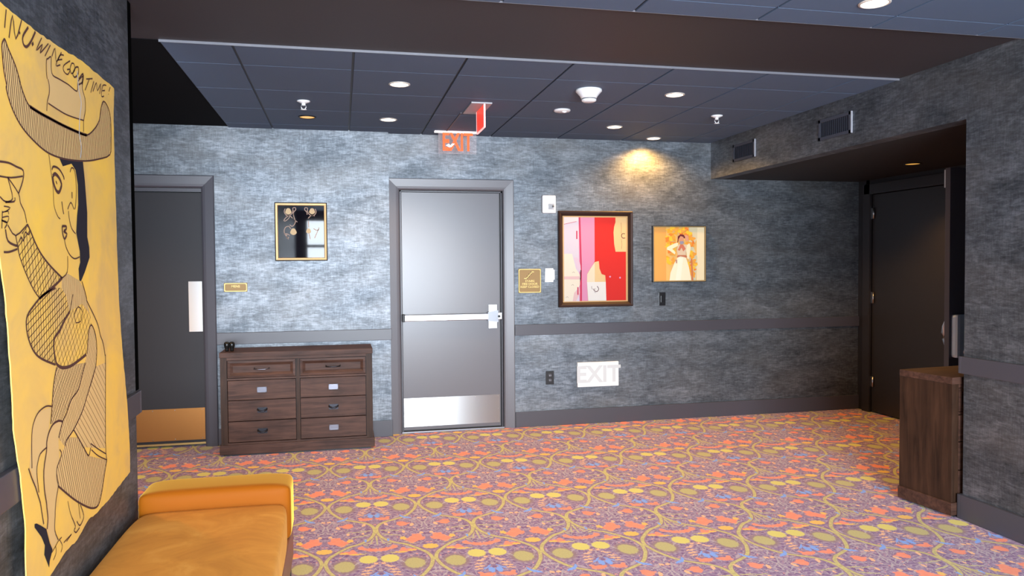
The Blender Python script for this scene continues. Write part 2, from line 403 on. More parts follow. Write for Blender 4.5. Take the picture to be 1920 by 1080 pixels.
c = MB().box(-3.3, 4.9, YR, .3, ZC, ZC+.12, DRY)
T0, R0, S = -1.0399, -.2814, .6173
def tiles(xa, xb, ya, yb, ylines):
    xs = [xa]+[T0+k*S for k in range(-3, 8) if xa+.05 < T0+k*S < xb-.02]+[xb]
    ys = [ya]+[y for y in ylines if ya+.03 < y < yb-.03]+[yb]
    c.box(xa, xb, ya, yb, ZC-.004, ZC, GRID)
    for i in range(len(xs)-1):
        for j in range(len(ys)-1):
            c.box(xs[i]+.007, xs[i+1]-.007, ys[j]+.003, ys[j+1]-.003, ZC-.012, ZC-.003, TILE, bev=.0015)
tiles(XL, XR, -2.52, 0, sorted(R0-k*S for k in range(5)))
tiles(XL, XR, YR, -3.43, sorted(-3.61-k*S for k in range(12)))
LT = mat('ceiling_edge_angle', (.14,.14,.16), .4)
c.box(XL, XR, -2.525, -2.520, ZC-.013, ZC, LT)
c.box(XL, XR, -3.430, -3.426, ZC-.012, ZC, LT)
c.box(-3.2, XL, -2.52, WS, ZC-.003, ZC, mat('ceiling_black', (.004,.004,.005), .9, spec=.1))
struct(c.build('ceiling'))

# back wall, right section with the exit doorway
DX0, DX1, DZ = .0, .9205, 2.14
b = MB(); b.box(XS, DX0, 0, .12, 0, ZC); b.box(DX1, XE, 0, .12, 0, ZC); b.box(DX0, DX1, 0, .12, DZ, ZC)
struct(b.build('wall_back', WP))
# left section, a little forward, with the doorway of the washroom
MX0, MX1 = -2.53, -1.61
b = MB(); b.box(-3.2, MX0, WS, .12, 0, ZC); b.box(MX1, XS, WS, .12, 0, ZC); b.box(MX0, MX1, WS, .12, 2.125, ZC)
struct(b.build('wall_back_left', WP))
struct(MB().box(XL-.16, XL, YR, YL, 0, ZC).build('wall_left', WP))
q = MB().box(-3.3, -3.2, -5.1, 0, 0, ZC).box(-3.2, -2.55, -5.1, -5, 0, ZC).box(-1.65, XL-.16, -5.1, -5, 0, ZC).box(-2.55, -1.65, -5.1, -5, 0, .3).box(-2.55, -1.65, -5.1, -5, 2.3, ZC)
struct(q.build('wall_passage', WP))
wn = thing('window_2', '', '', (0, -5.05, 0)); del wn['label'], wn['category']; struct(wn)
q = MB()
for x in (-2.55, -1.65): q.box(x-.025, x+.025, -5.08, -5.0, .3, 2.3)
for z in (.3, 1.3, 2.3): q.box(-2.55, -1.65, -5.08, -5.0, z-.025, z+.025)
o = q.build('window_frame', mat('window_white', (.8,.8,.8), .4)); o.parent = wn; o.location = (0, 5.05, 0)
struct(MB().box(XR, XR+.12, YR, -3.0589, 0, ZC).build('wall_right', WP))
struct(MB().box(XR, XR+.12, -3.0589, 0, ZS, ZC, WP).build('wall_bulkhead'))
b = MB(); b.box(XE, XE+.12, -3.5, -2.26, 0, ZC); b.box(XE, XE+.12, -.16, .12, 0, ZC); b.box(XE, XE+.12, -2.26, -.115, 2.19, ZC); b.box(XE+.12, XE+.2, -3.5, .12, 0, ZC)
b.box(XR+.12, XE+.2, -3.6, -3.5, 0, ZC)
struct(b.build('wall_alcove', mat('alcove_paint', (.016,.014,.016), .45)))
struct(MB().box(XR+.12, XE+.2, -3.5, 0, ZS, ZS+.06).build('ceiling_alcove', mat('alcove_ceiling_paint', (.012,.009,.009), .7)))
# rear wall with its big window
WX0, WX1, WZ0, WZ1 = -1.2, 1.7, .35, 2.45
b = MB(); b.box(XL, WX0, YR, YR+.15, 0, ZC); b.box(WX1, XR, YR, YR+.15, 0, ZC); b.box(WX0, WX1, YR, YR+.15, 0, WZ0); b.box(WX0, WX1, YR, YR+.15, WZ1, ZC)
struct(b.build('wall_rear', WP))
wn = struct(thing('window_1', '', '', (0, YR+.08, 0))); del wn['label'], wn['category']
f = MB()
for x in (WX0, 0.25, WX1): f.box(x-.03, x+.03, YR+.04, YR+.12, WZ0, WZ1)
for z in (WZ0, 1.9, WZ1): f.box(WX0, WX1, YR+.04, YR+.12, z-.03, z+.03)
fr = f.build('window_frame', mat('window_white', (.8,.8,.8), .4)); fr.parent = wn; fr.location = (0, -(YR+.08), 0)
# trim: baseboards and chair rails
ZR, RH, BH, TP = .934, .097, .140, .02
def rail(n, *bx):
    for k, (z0, z1) in (('trim', (ZR-RH, ZR)), ('baseboard', (0, BH))):
        q = MB()
        for a in bx: q.box(*a, z0, z1, bev=.003)
        struct(q.build({'trim': 'trim_%d' % n[0], 'baseboard': 'baseboard_'+n[1]}[k], TRIM))
rail((1, 'back'), (DX1+.105, XE, -TP, 0))
rail((2, 'back_left'), (MX1+.1, XS+.008, WS-TP, WS))
rail((3, 'left'), (XL, XL+TP, YR, YL), (XL-.16, XL+TP, YL, YL+TP))
rail((4, 'right'), (XR-TP, XR, YR, -3.0589), (XR-TP, XR+.12, -3.0589, -3.0589+TP))
# black strip standing in for deep shade at the left wall's far corner
struct(MB().box(XL-.03, XL+.001, YL, YL+.052, ZR, ZC).build('trim_5', mat('shade_black', (.003,.003,.003), 1, spec=0)))

# ------------------------------------------------------------ doors
def casing(x0, x1, z1, y, wd, m, parent, leg_l=True):
    """mitred door casing of width wd round an opening; bevelled towards the opening, returns into the reveal"""
    prof = [(0, .06), (0, -.004), (.012, -.012), (.03, -.016), (wd-.006, -.024), (wd, -.018), (wd, 0)]   # (offset from opening, depth)
    q = MB()
    def P(o, d, k): return [(x0-o, y+d, 0), (x0-o, y+d, z1+o), (x1+o, y+d, z1+o), (x1+o, y+d, 0)][k]
    for k in range(3):
        for (o0, d0), (o1, d1) in zip(prof, prof[1:]):
            q.poly([P(o0, d0, k), P(o1, d1, k), P(o1, d1, k+1), P(o0, d0, k+1)])
    bmesh.ops.remove_doubles(q.b, verts=q.b.verts[:], dist=1e-5)
    return q.build('frame', m, parent)
def screws(q, pts, y, m):
    for x, z in pts: q.lathe([(.004, 0), (.004, -.002), (.002, -.003)], (x, y, z), 'y', 8, m)

d = thing('door_1', 'x', 'x', (DX0+.46, .03, 0)); del d['label'], d['category']; struct(d)
L = (DX0+.46, .03, 0)
def at(o, par, loc): o.parent = par; o.location = -Vector(loc); return o
at(casing(DX0, DX1, DZ, 0, .100, mat('frame_paint', (.115,.108,.120), .36, bump=(60,.05)), None), d, L)
q = MB().box(DX0, DX1, .04, .12, 0, DZ, BLACK)       # dark gap behind the leaf
q.box(DX0+.005, DX0+.015, .010, .04, 0, DZ-.005, TRIM); q.box(DX1-.015, DX1-.005, .010, .04, 0, DZ-.005, TRIM); q.box(DX0+.005, DX1-.005, .010, .04, DZ-.015, DZ-.005, TRIM)
at(q.build('door_stop'), d, L)
pn = at(MB().box(DX0+.018, DX1-.028, .012, .045, .022, DZ-.019, bev=.002).build('door_panel', DOORP), d, L)
kp = MB().box(.022, .884, .0095, .012, .052, .306, STEEL)
screws(kp, [(x, z) for x in (.035,.24,.45,.66,.87) for z in (.064,.294)]+[(.035,.18),(.87,.18)], .0095, SATIN)
at(kp.build('kick_plate'), d, L)
at(MB().box(DX0, DX1, -.02, .05, 0, .014, bev=.003).build('threshold', mat('threshold_metal', (.25,.25,.27), .4, .8)), d, L)
eb = MB().box(.03, .79, -.052, -.030, .990, 1.046, SATIN, bev=.006).box(.03, .79, -.030, .012, 1.000, 1.036, SATIN)
ebo = at(eb.build('exit_bar', SATIN), d, L)
cp = MB().box(.012, .034, -.056, .012, .985, 1.051, bev=.004).build('end_cap', BLACK); cp.parent = ebo
lk = MB().box(.785, .862, -.004, .012, .908, 1.122, SATIN, bev=.002)
lk.prism([(.770, -.058, .978), (.770, -.058, 1.058), (.865, -.046, 1.072), (.865, -.046, .966)], (0, .055, 0), SATIN)
lk.lathe([(.012, 0), (.012, -.004)], (.872, -.047, 1.018), 'y', 12, BLACK).box(.865, .900, -.045, .012, .990, 1.052, SATIN, bev=.004)
at(lk.build('latch_case'), d, L)

L = (MX0+.46, -.04, 0)
d = thing('door_2', 'x', 'x', L); del d['label'], d['category']; struct(d)
at(casing(MX0, MX1, 2.125, WS, .100, TRIM, None), d, L)
at(MB().box(MX0, MX1, .02, .10, 0, 2.125, BLACK).box(MX0, MX1, -.035, .02, 2.095, 2.125, TRIM).build('door_stop'), d, L)
at(MB().box(MX0+.004, MX1-.004, -.045, 0, .02, 2.085, bev=.002).build('door_panel', DOORD), d, L)
BRK = mat('bronze_kick_plate', (.42,.19,.055), .36, .85)
kp = MB().box(MX0+.02, MX1-.008, -.048, -.045, .055, .318, BRK)
screws(kp, [(x, z) for x in (-2.4,-2.2,-2.02,-1.85,-1.64) for z in (.067,.306)], -.048, SATIN)
at(kp.build('kick_plate'), d, L)
at(MB().box(MX0+.01, MX1-.005, -.052, -.040, .018, .034, mat('door_sweep', (.65,.45,.18), .35, 1)).build('door_sweep'), d, L)
at(MB().box(-1.727, -1.622, -.048, -.045, .948, 1.361, STEEL).build('push_plate'), d, L)

# alcove double doors: far leaf shut, near leaf standing open
def hinge_mb(y, z0, z1):
    return MB().box(XE-.006, XE-.001, y, y+.045, z0, z1, SATIN).tube([(XE-.012, y-.002, z0), (XE-.012, y-.002, z1)], .009, SATIN)
L = (XE, -.7, 0)
d = thing('door_3', 'x', 'x', L); del d['label'], d['category']; struct(d)
fr = MB()
fr.box(XE-.03, XE, -.20, -.10, 0, 2.24, bev=.004); fr.box(XE-.03, XE, -2.26, -2.175, 0, 2.24, bev=.004); fr.box(XE-.03, XE, -2.26, -.115, 2.14, 2.24, bev=.004)
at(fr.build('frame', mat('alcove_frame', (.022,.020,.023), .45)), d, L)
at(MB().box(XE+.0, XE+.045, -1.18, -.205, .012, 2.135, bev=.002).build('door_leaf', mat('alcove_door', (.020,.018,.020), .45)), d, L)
for z0, z1 in ((.255, .355), (1.075, 1.185), (1.90, 2.005)): at(hinge_mb(-.235, z0, z1).build('hinge'), d, L)
at(MB().box(XE+.06, XE+.1, -2.2, -.2, 0, 2.14).build('door_stop', BLACK), d, L)
L = (XE-.02, -2.17, 0)
d = thing('door_4', 'x', 'x', L); del d['label'], d['category']; struct(d)
LX0 = 3.668
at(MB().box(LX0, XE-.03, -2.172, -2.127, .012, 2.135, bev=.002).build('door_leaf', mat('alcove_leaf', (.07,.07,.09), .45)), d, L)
q = MB().box(LX0+.012, LX0+.12, -2.235, -2.172, .80, 1.105, mat('device_cover', (.48,.62,.78), .4, .3), bev=.02)
q.box(LX0+.10, LX0+.60, -2.225, -2.195, .925, .985, SATIN, bev=.006)
q.tube([(LX0+.075, -2.25, .845), (LX0+.16, -2.25, .845)], .008, SATIN)
q.lathe([(.016, 0), (.016, -.03)], (LX0+.075, -2.22, .845), 'y', 14, SATIN)
at(q.build('exit_device'), d, L)
q = MB().tube([(LX0+.05, -2.127, .86), (LX0+.048, -2.098, .875), (LX0+.046, -2.078, .92), (LX0+.046, -2.07, .965), (LX0+.046, -2.078, 1.01), (LX0+.048, -2.098, 1.052), (LX0+.05, -2.127, 1.068)], .015, SATIN, 12)
at(q.build('pull_handle'), d, L)
at(MB().box(LX0+.004, LX0+.03, -2.127, -2.112, 2.0, 2.125, SATIN).build('top_latch'), d, L)

# ------------------------------------------------------------ wall things
def frame_mb(x0, x1, z0, z1, y, wd, prof, m):
    """picture frame, prof = (offset inwards 0..1 of wd, stand-off from the wall)"""
    q = MB()
    def P(o, dd, k): return [(x0+o, y-dd, z0+o), (x0+o, y-dd, z1-o), (x1-o, y-dd, z1-o), (x1-o, y-dd, z0+o)][k % 4]
    for k in range(4):
        for (o0, d0), (o1, d1) in zip(prof, prof[1:]):
            q.poly([P(o0*wd, d0, k), P(o1*wd, d1, k), P(o1*wd, d1, k+1), P(o0*wd, d0, k+1)], m)
    bmesh.ops.remove_doubles(q.b, verts=q.b.verts[:], dist=1e-5)
    return q
def flat(q, y, pts, m): q.poly([(x, y, z) for x, z in pts], m)
def paint(n, col): return mat('paint_'+n, tuple(c_*.62 for c_ in col), .6, spec=.15)
def ribbon(q, pts, wd, lift, m, up):
    """flat brush stroke through 3D points, width wd, facing the unit vector up"""
    n = len(pts); L_, R_ = [], []
    up = Vector(up)
    for k in range(n):
        t = (Vector(pts[min(k+1, n-1)])-Vector(pts[max(k-1, 0)]))
        if t.length < 1e-6: t = Vector((0,0,1))
        s_ = up.cross(t.normalized())*wd/2; p = Vector(pts[k])+up*lift
        L_.append(q.b.verts.new(p+s_)); R_.append(q.b.verts.new(p-s_))
    i = q.mi(m)
    for k in range(n-1):
        f = q.b.faces.new((L_[k], R_[k], R_[k+1], L_[k+1])); f.material_index = i
def smooth(pts, n=3):
    if len(pts) < 3: return pts
    out = []
    for k in range(len(pts)-1):
        p0, p1, p2, p3 = pts[max(k-1, 0)], pts[k], pts[k+1], pts[min(k+2, len(pts)-1)]
        for j in range(n):
            t = j/n; out.append(tuple(.5*((2*b)+(-a+c_)*t+(2*a-5*b+4*c_-d_)*t*t+(-a+3*b-3*c_+d_)*t**3) for a, b, c_, d_ in zip(p0, p1, p2, p3)))
    out.append(pts[-1]); return out

# black picture with line-drawn flowers
L = (-.825, WS, 1.77)
pt = thing('framed_picture', 'small black glossy picture in a thin gold frame above the wide dresser', 'picture', L)
x0, x1, z0, z1 = -1.037, -.613, 1.525, 2.012
g = frame_mb(x0, x1, z0, z1, WS, .026, [(0, 0), (0, .022), (.25, .026)], BLACK)
for (o0, d0), (o1, d1) in zip([(.25,.026),(.3,.029),(.85,.027)], [(.3,.029),(.85,.027),(1,.014)]):
    for k in range(4):
        Pf = lambda o, dd, k: [(x0+o*.026, WS-dd, z0+o*.026), (x0+o*.026, WS-dd, z1-o*.026), (x1-o*.026, WS-dd, z1-o*.026), (x1-o*.026, WS-dd, z0+o*.026)][k % 4]
        g.poly([Pf(o0, d0, k), Pf(o1, d1, k), Pf(o1, d1, k+1), Pf(o0, d0, k+1)], mat('gold_frame', (.60,.38,.17), .5, .3))
at(g.build('frame'), pt, L)
q = MB().box(x0+.022, x1-.022, WS-.014, WS-.002, z0+.022, z1-.022, mat('black_print', (.004,.003,.005), .03, spec=.22))
def pic(u, v): return (x0+.02+u*(x1-x0-.04), WS-.0146, z1-.02-v*(z1-z0-.04))
CR = paint('cream', (.85,.62,.36)); LN = paint('line', (.62,.42,.33))
for cu, cv, s_ in ((.235,.12,1.25), (.735,.115,1.2), (.335,.50,1.3), (.655,.485,1)):
    pts = [pic(cu+.05*s_*math.cos(a)*(1+.15*math.sin(3*a)), cv+.048*s_*math.sin(a)) for a in [k*PI/8 for k in range(16)]]
    q.poly([(a, b+.0002, c_) for a, b, c_ in pts], CR)
def strk(l, wd=.006, m=LN, n=4): ribbon(q, [pic(*p) for p in smooth(l, n)], wd, .0003, m, (0,-1,0))
for mx in (0, 1):
    F = (lambda a: a) if not mx else (lambda a: .97-a)
    strk([(F(.17),.07),(F(.15),.12),(F(.17),.17),(F(.24),.20),(F(.31),.16),(F(.33),.10)])
    strk([(F(.34),.12),(F(.33),.06),(F(.38),.05),(F(.39),.09),(F(.35),.13),(F(.34),.18)])
    strk([(F(.18),.20),(F(.26),.20),(F(.32),.25)])
strk([(.24,.20),(.18,.24),(.14,.29),(.17,.30),(.24,.25),(.26,.21)])
strk([(.33,.13),(.35,.22),(.38,.30),(.36,.36),(.31,.40),(.26,.37)]); strk([(.42,.32),(.37,.28),(.35,.25)])
strk([(.28,.45),(.24,.40),(.17,.42),(.14,.50),(.18,.58),(.23,.64)]); strk([(.14,.54),(.20,.54),(.26,.57)]); strk([(.19,.55),(.20,.62),(.24,.60)])
strk([(.655,.30),(.66,.42)]); strk([(.66,.52),(.69,.64)]); strk([(.78,.62),(.84,.50),(.88,.42)]); strk([(.76,.44),(.82,.47),(.88,.46)])
at(q.build('print'), pt, L)

# abstract red and pink picture
L = (1.795, 0, 1.525)
pt = thing('framed_picture', 'large red and pink abstract picture in a dark wooden frame', 'picture', L)
x0, x1, z0, z1 = 1.434, 2.153, 1.085, 1.966
FRW = mat('dark_frame_wood', (.032,.015,.011), .55, spec=.25, bump=(80,.1)); GLD = paint('gold_slip', (.80,.50,.22))
g = frame_mb(x0, x1, z0, z1, 0, .044, [(0, 0), (0, .034), (.2, .042), (.5, .038), (1, .014)], FRW); at(g.build('frame'), pt, L)
q = MB().box(x0+.04, x1-.04, -.013, -.002, z0+.04, z1-.04, GLD)
PW, PH = x1-x0-.088, z1-z0-.088
def A(px, py): # pixels of a zoomed crop of the print -> frame coordinates
    return (x0+.044+(px-85)/(795-85)*PW, z1-.044-(py-75)/(1000-75)*PH)
def shp(l, y, col, n): flat(q, y, [A(*p) for p in l], paint(n, col))
shp([(98,88),(262,88),(268,990),(98,990)], -.0134, (.80,.74,.86), 'lilac')
shp([(98,88),(250,88),(250,130),(98,165)], -.0137, (.95,.86,.86), 'pale_pink')
shp([(400,90),(775,90),(775,988),(400,988)], -.0134, (.80,.035,.028), 'red')
shp([(258,90),(430,90),(430,560),(410,600),(350,690),(345,780),(355,988),(262,988)], -.0137, (.84,.35,.55), 'pink')
shp([(258,90),(276,90),(290,600),(290,988),(268,988),(272,600)], -.0140, (.70,.06,.14), 'crimson')
shp([(98,480),(185,480),(205,560),(225,640),(265,700),(280,770),(262,830),(220,880),(190,988),(98,988)], -.0140, (.97,.90,.74), 'ivory')
shp([(98,722),(265,722),(272,756),(98,752)], -.0143, (.90,.62,.62), 'rose')
shp([(190,988),(205,900),(262,845),(268,900),(225,988)], -.0143, (.90,.62,.62), 'rose')
shp([(205,520),(245,520),(275,600),(280,680),(230,640)], -.0143, (.85,.66,.80), 'mauve')
shp([(475,560),(430,570),(385,640),(348,700),(345,785),(550,785),(545,715),(505,700),(482,640)], -.0143, (.95,.84,.62), 'cream_shape')
shp([(475,560),(430,570),(430,785),(550,785),(545,715),(505,700),(482,640)], -.0146, (.90,.66,.34), 'tan_shape')
shp([(345,785),(550,785),(556,988),(358,988)], -.0146, (.93,.92,.88), 'paper_white')
shp([(660,90),(778,90),(778,460),(660,460),(645,380),(638,250),(645,190),(660,140)], -.0140, (.93,.65,.32), 'apricot')
DK = paint('ink', (.12,.02,.03)); INK2 = paint('crimson', (.70,.06,.14))
def stk(l, wd=.006, m=DK): ribbon(q, [(A(*p)[0], -.0150, A(*p)[1]) for p in smooth(l)], wd, 0, m, (0,-1,0))
stk([(100,165),(235,135)], .004, INK2); stk([(237,235),(237,322)], .012, INK2); stk([(246,838),(246,920)], .012, INK2)
stk([(280,655),(274,755)], .010, DK); stk([(272,770),(272,860)], .006, INK2)
stk([(765,265),(735,265),(725,290),(740,312),(768,310)]); stk([(720,145),(725,200),(722,260)], .002); stk([(722,320),(730,380),(724,430)], .002)
stk([(455,830),(472,860),(455,888),(425,880),(420,862)]); stk([(395,830),(400,860),(440,860)], .003); stk([(425,895),(440,902)], .003)
for cx, cy in ((598,730), (708,742)):
    flat(q, -.0146, [(A(cx, cy)[0]+.009*math.cos(a), A(cx, cy)[1]+.009*math.sin(a)) for a in [k*PI/6 for k in range(12)]], paint('pink', (.84,.35,.55)))
for cx, cy in ((200,680),(190,815),(130,945)): stk([(cx-15,cy+5),(cx,cy-6),(cx+12,cy+5)], .002)
at(q.build('print'), pt, L)

# small orange picture of a dancer in a white skirt
L = (2.622, 0, 1.57)
pt = thing('framed_picture', 'small square orange picture of a figure in a white skirt, thin dark frame', 'picture', L)
x0, x1, z0, z1 = 2.352, 2.893, 1.304, 1.834
g = frame_mb(x0, x1, z0, z1, 0, .014, [(0, 0), (0, .035), (.35, .036)], BLACK)
for k in range(4):
    Pf = lambda o, dd, k: [(x0+o, -dd, z0+o), (x0+o, -dd, z1-o), (x1-o, -dd, z1-o), (x1-o, -dd, z0+o)][k % 4]
    g.poly([Pf(.005, .036, k), Pf(.012, .033, k), Pf(.012, .033, k+1), Pf(.005, .036, k+1)], paint('frame_gold', (.5,.36,.16)))
    g.poly([Pf(.012, .033, k), Pf(.014, .02, k), Pf(.014, .02, k+1), Pf(.012, .033, k+1)], BLACK)
at(g.build('frame'), pt, L)
q = MB().box(x0+.012, x1-.012, -.024, -.002, z0+.012, z1-.012, paint('peach', (1.1,.52,.13)))
def A(px, py): return (x0+.014+(px-150)/(940-150)*(x1-x0-.028), z1-.014-(py-125)/(975-125)*(z1-z0-.028))
lay = [-.0243]
def shp(l, col, n): lay[0] -= .00007; flat(q, lay[0], [A(*p) for p in l], paint(n, col))
shp([(800,125),(940,125),(940,975),(800,975)], (1.2,1.0,.62), 'pale_cream')
shp([(340,125),(820,125),(820,975),(340,975)], (1.15,.66,.20), 'soft_orange')
shp([(700,125),(830,125),(830,300),(760,420),(830,600),(810,975),(740,975),(700,600)], (.98,.84,.52), 'cream_yellow')
rr = random.Random(3)
for k in range(110):
    ang = rr.random(); cx = rr.choice([rr.uniform(350, 480), rr.uniform(650, 800), rr.uniform(380, 780)]); cy = rr.uniform(140, 240) if 480 < cx < 650 else rr.uniform(140, 900 if cx > 650 else 720)
    r1, r2 = rr.uniform(18, 44), rr.uniform(16, 38); cc = rr.choice([((1.3,.55,.05), 'flower_orange'), ((1.25,.33,.05), 'flower_red'), ((1.3,.75,.06), 'flower_gold'), ((1.15,.5,.08), 'flower_ochre')])
    shp([(cx+r1*math.cos(a)*(1+.25*math.cos(3*a+ang*6)), cy+r2*math.sin(a)*(1+.25*math.cos(3*a+ang*6))) for a in [j*PI/7 for j in range(14)]], *cc)
shp([(345,480),(350,440),(470,380),(520,370),(520,420),(430,470),(480,520),(470,560),(390,500)], (1.25,1.05,.68), 'sleeve_cream')
shp([(640,420),(700,380),(720,440),(690,640),(660,620),(650,520)], (1.25,1.05,.68), 'sleeve_cream')
shp([(520,400),(660,400),(650,480),(640,600),(520,600),(500,500)], (.96,.74,.50), 'bodice')
shp([(515,600),(640,600),(690,760),(730,975),(385,975),(400,850),(460,700)], (1.25,1.1,.78), 'skirt_cream')
shp([(530,600),(600,610),(560,975),(480,975)], (1.3,1.18,.92), 'skirt_light')
shp([(720,620),(745,640),(760,975),(735,975)], (.85,.28,.12), 'ribbon_red')
shp([(510,370),(520,270),(560,235),(610,245),(640,300),(600,300),(560,270),(530,310),(522,370)], (.20,.03,.04), 'hair_dark')
shp([(530,310),(560,265),(605,280),(610,330),(590,370),(550,375)], (.88,.42,.24), 'skin_tone')
shp([(630,240),(680,260),(690,330),(650,350),(630,300)], (.93,.45,.28), 'flower_coral')
shp([(545,350),(600,345),(615,375),(580,400),(550,390)], (.42,.40,.50), 'collar_blue')
shp([(555,400),(600,400),(640,470),(600,510),(575,450),(545,500),(515,490)], (.82,.25,.14), 'scarf_red')
shp([(500,590),(520,570),(640,570),(665,600),(640,610),(560,585),(510,610)], (.72,.24,.12), 'belt_red')
shp([(480,640),(505,640),(505,700),(485,700)], (.65,.35,.25), 'tassel')
at(q.build('print'), pt, L)

# plaques
def plaque(name, label, x0, x1, z0, z1, y, lines, icon=None):
    L = ((x0+x1)/2, y, (z0+z1)/2); t = thing(name, label, 'sign', L)
    at(MB().box(x0, x1, y-.006, y, z0, z1, bev=.004).build('plate', BRASS), t, L)
    q = MB(); w_ = .006; r = .012
    ring = lambda o: [(x0+o+r*(1-math.cos(a)) if k in (0,1) else x1-o-r*(1-math.cos(a)), z0+o+r*(1-math.sin(a)) if k in (0,3) else z1-o-r*(1-math.sin(a))) for k in range(4) for a in ([0,.5,1.07,1.57] if k in (1,3) else [1.57,1.07,.5,0])]
    A_, B_ = ring(.003), ring(.003+w_)
    for k in range(16): q.poly([(A_[k][0], y-.0075, A_[k][1]), (A_[(k+1)%16][0], y-.0075, A_[(k+1)%16][1]), (B_[(k+1)%16][0], y-.0075, B_[(k+1)%16][1]), (B_[k][0], y-.0075, B_[k][1])], GOLD)
    at(q.build('raised_border'), t, L)
    q = MB()
    for s_, sz, z in lines: q.text(s_, sz, YX((L[0], y-.0075, z)), GOLD, .0008, 1.05)
    if icon: icon(q)
    at(q.build('lettering'), t, L)
    return t
plaque('door_sign', 'small brass plaque reading MENS beside the left door', -1.449, -1.264, 1.271, 1.346, WS, [('MENS', .026, 1.316)])
def stairs(q):
    pts = [(1.118,1.352),(1.143,1.352),(1.143,1.372),(1.162,1.372),(1.162,1.392),(1.181,1.392),(1.181,1.412),(1.203,1.412)]
    for a, b_ in zip(pts, pts[1:]): q.box(min(a[0],b_[0])-.0035, max(a[0],b_[0])+.0035, -.008, -.006, min(a[1],b_[1])-.0035, max(a[1],b_[1])+.0035, GOLD)
plaque('stair_sign', 'square brass STAIRS fire door plaque right of the grey exit door', 1.061, 1.274, 1.221, 1.441, 0, [('STAIRS', .027, 1.328), ('FIRE DOOR', .027, 1.302), ('KEEP CLOSED', .027, 1.276)], stairs)
q = MB().prism([(1.311,0,1.318),(1.316,0,1.443),(1.389,0,1.444),(1.391,0,1.430),(1.402,0,1.428),(1.403,0,1.340),(1.392,0,1.338),(1.389,0,1.318)], (0,-.003,0))
tag(q.build('paper_notice', WHITE, loc=(1.355, 0, 1.38)), 'blank white card stuck beside the brass stairs plaque', 'card')
# fire strobe
L = (1.345, 0, 2.02); t = thing('fire_alarm', 'white wall fire alarm strobe above the stairs plaque', 'alarm', L)
at(MB().box(1.281, 1.409, -.045, 0, 1.943, 2.106, bev=.014).build('housing', WHITE), t, L)
at(MB().box(1.335, 1.39, -.060, -.045, 1.975, 2.030, bev=.008).build('strobe_lens', mat('lens', (.75,.77,.80), .1, Transmission_Weight=.5)), t, L)
at(MB().lathe([(.010, 0), (.010, -.018), (.004, -.02)], (1.375, -.045, 2.003), 'y', 12).build('lamp', mat('dark_grey', (.1,.1,.11), .4)), t, L)
# rocker switch
L = (2.457, 0, 1.145); t = thing('wall_switch', 'black rocker switch plate below the orange picture', 'switch', L)
at(MB().box(2.422, 2.491, -.007, 0, 1.082, 1.207, bev=.003).build('cover_plate', mat('black_plastic', (.012,.012,.014), .3)), t, L)
at(MB().box(2.440, 2.473, -.012, -.007, 1.110, 1.178, bev=.003).build('rocker', mat('black_plastic', (.012,.012,.014), .3)), t, L)
# power outlet
L = (1.350, 0, .44); t = thing('power_outlet', 'black double power outlet low on the wall beside the white exit sign', 'outlet', L)
at(MB().box(1.312, 1.390, -.008, 0, .378, .502, bev=.003).build('cover_plate', MATS['black_plastic']), t, L)
for z in (.418, .462):
    s_ = at(MB().lathe([(.018, 0), (.018, -.004), (.015, -.005)], (1.352, -.008, z), 'y', 20).build('socket', mat('socket_grey', (.05,.05,.055), .3)), t, L)
    a_ = MB().box(1.345, 1.348, -.0145, -.012, z-.006, z+.006).box(1.356, 1.359, -.0145, -.012, z-.006, z+.006).build('slots', mat('slot_metal', (.5,.5,.55), .3, 1)); a_.parent = s_
# low exit sign
L = (1.812, 0, .457); t = thing('low_exit_sign', 'white low level wall sign with faint raised EXIT letters', 'sign', L)
at(MB().box(1.612, 2.012, -.022, 0, .343, .571, bev=.004).build('housing', mat('white_enamel', (.88,.88,.86), .45)), t, L)
at(MB().text('EXIT', .215, YX((1.812, -.0235, .452)), mat('embossed_white', (.58,.58,.57), .5), .0015, .98).build('lettering'), t, L)

# hanging EXIT signs
RED = mat('lit_red', (.8,.03,.02), .2, emit=(1,.06,.03), es=.9)
ACR = mat('clear_acrylic', (.98,.80,.80), .05, spec=.4, Alpha=.10)
L = (.47, -.2, ZC); t = thing('exit_sign', 'clear edge-lit sign with orange EXIT letters above the grey door', 'sign', L)
at(MB().box(.290, .655, -.225, -.180, 2.612, ZC-.003, bev=.003).build('light_bar', mat('bar_white', (.9,.85,.85), .3, emit=(1,.85,.85), es=1.2)), t, L)
at(MB().box(.322, .652, -.204, -.198, 2.432, 2.612).build('acrylic_panel', ACR), t, L)
q = MB().text('EXIT', .222, YX((.4865, -.2055, 2.531)), mat('lit_orange', (.35,.05,.0), .5, emit=(1,.105,.003), es=1.1), .001, .58)
at(q.build('lettering'), t, L)
at(MB().prism([(.388,-.2072,2.503),(.415,-.2072,2.488),(.432,-.2072,2.490),(.462,-.2072,2.520),(.440,-.2072,2.520),(.425,-.2072,2.502),(.412,-.2072,2.518)], (0,-.001,0)).build('white_mark', mat('lit_white', (1,1,1), .3, emit=(1,.95,.95), es=1)), t, L)  # small white emissive mark in front of the letters
L = (.50, -1.25, ZC); t = thing('exit_sign', 'red exit sign seen edge-on, hanging from a white ceiling plate', 'sign', L)
at(MB().box(.405, .555, -1.41, -1.02, ZC-.022, ZC-.010, bev=.003).build('ceiling_plate', mat('plate_white', (.40,.39,.40), .5)), t, L)
at(MB().box(.496, .505, -1.395, -1.10, 2.458, ZC-.02, bev=.002).build('sign_panel', RED), t, L)
ed = mat('lit_pink_edge', (1,.6,.6), .3, emit=(1,.45,.42), es=.9)
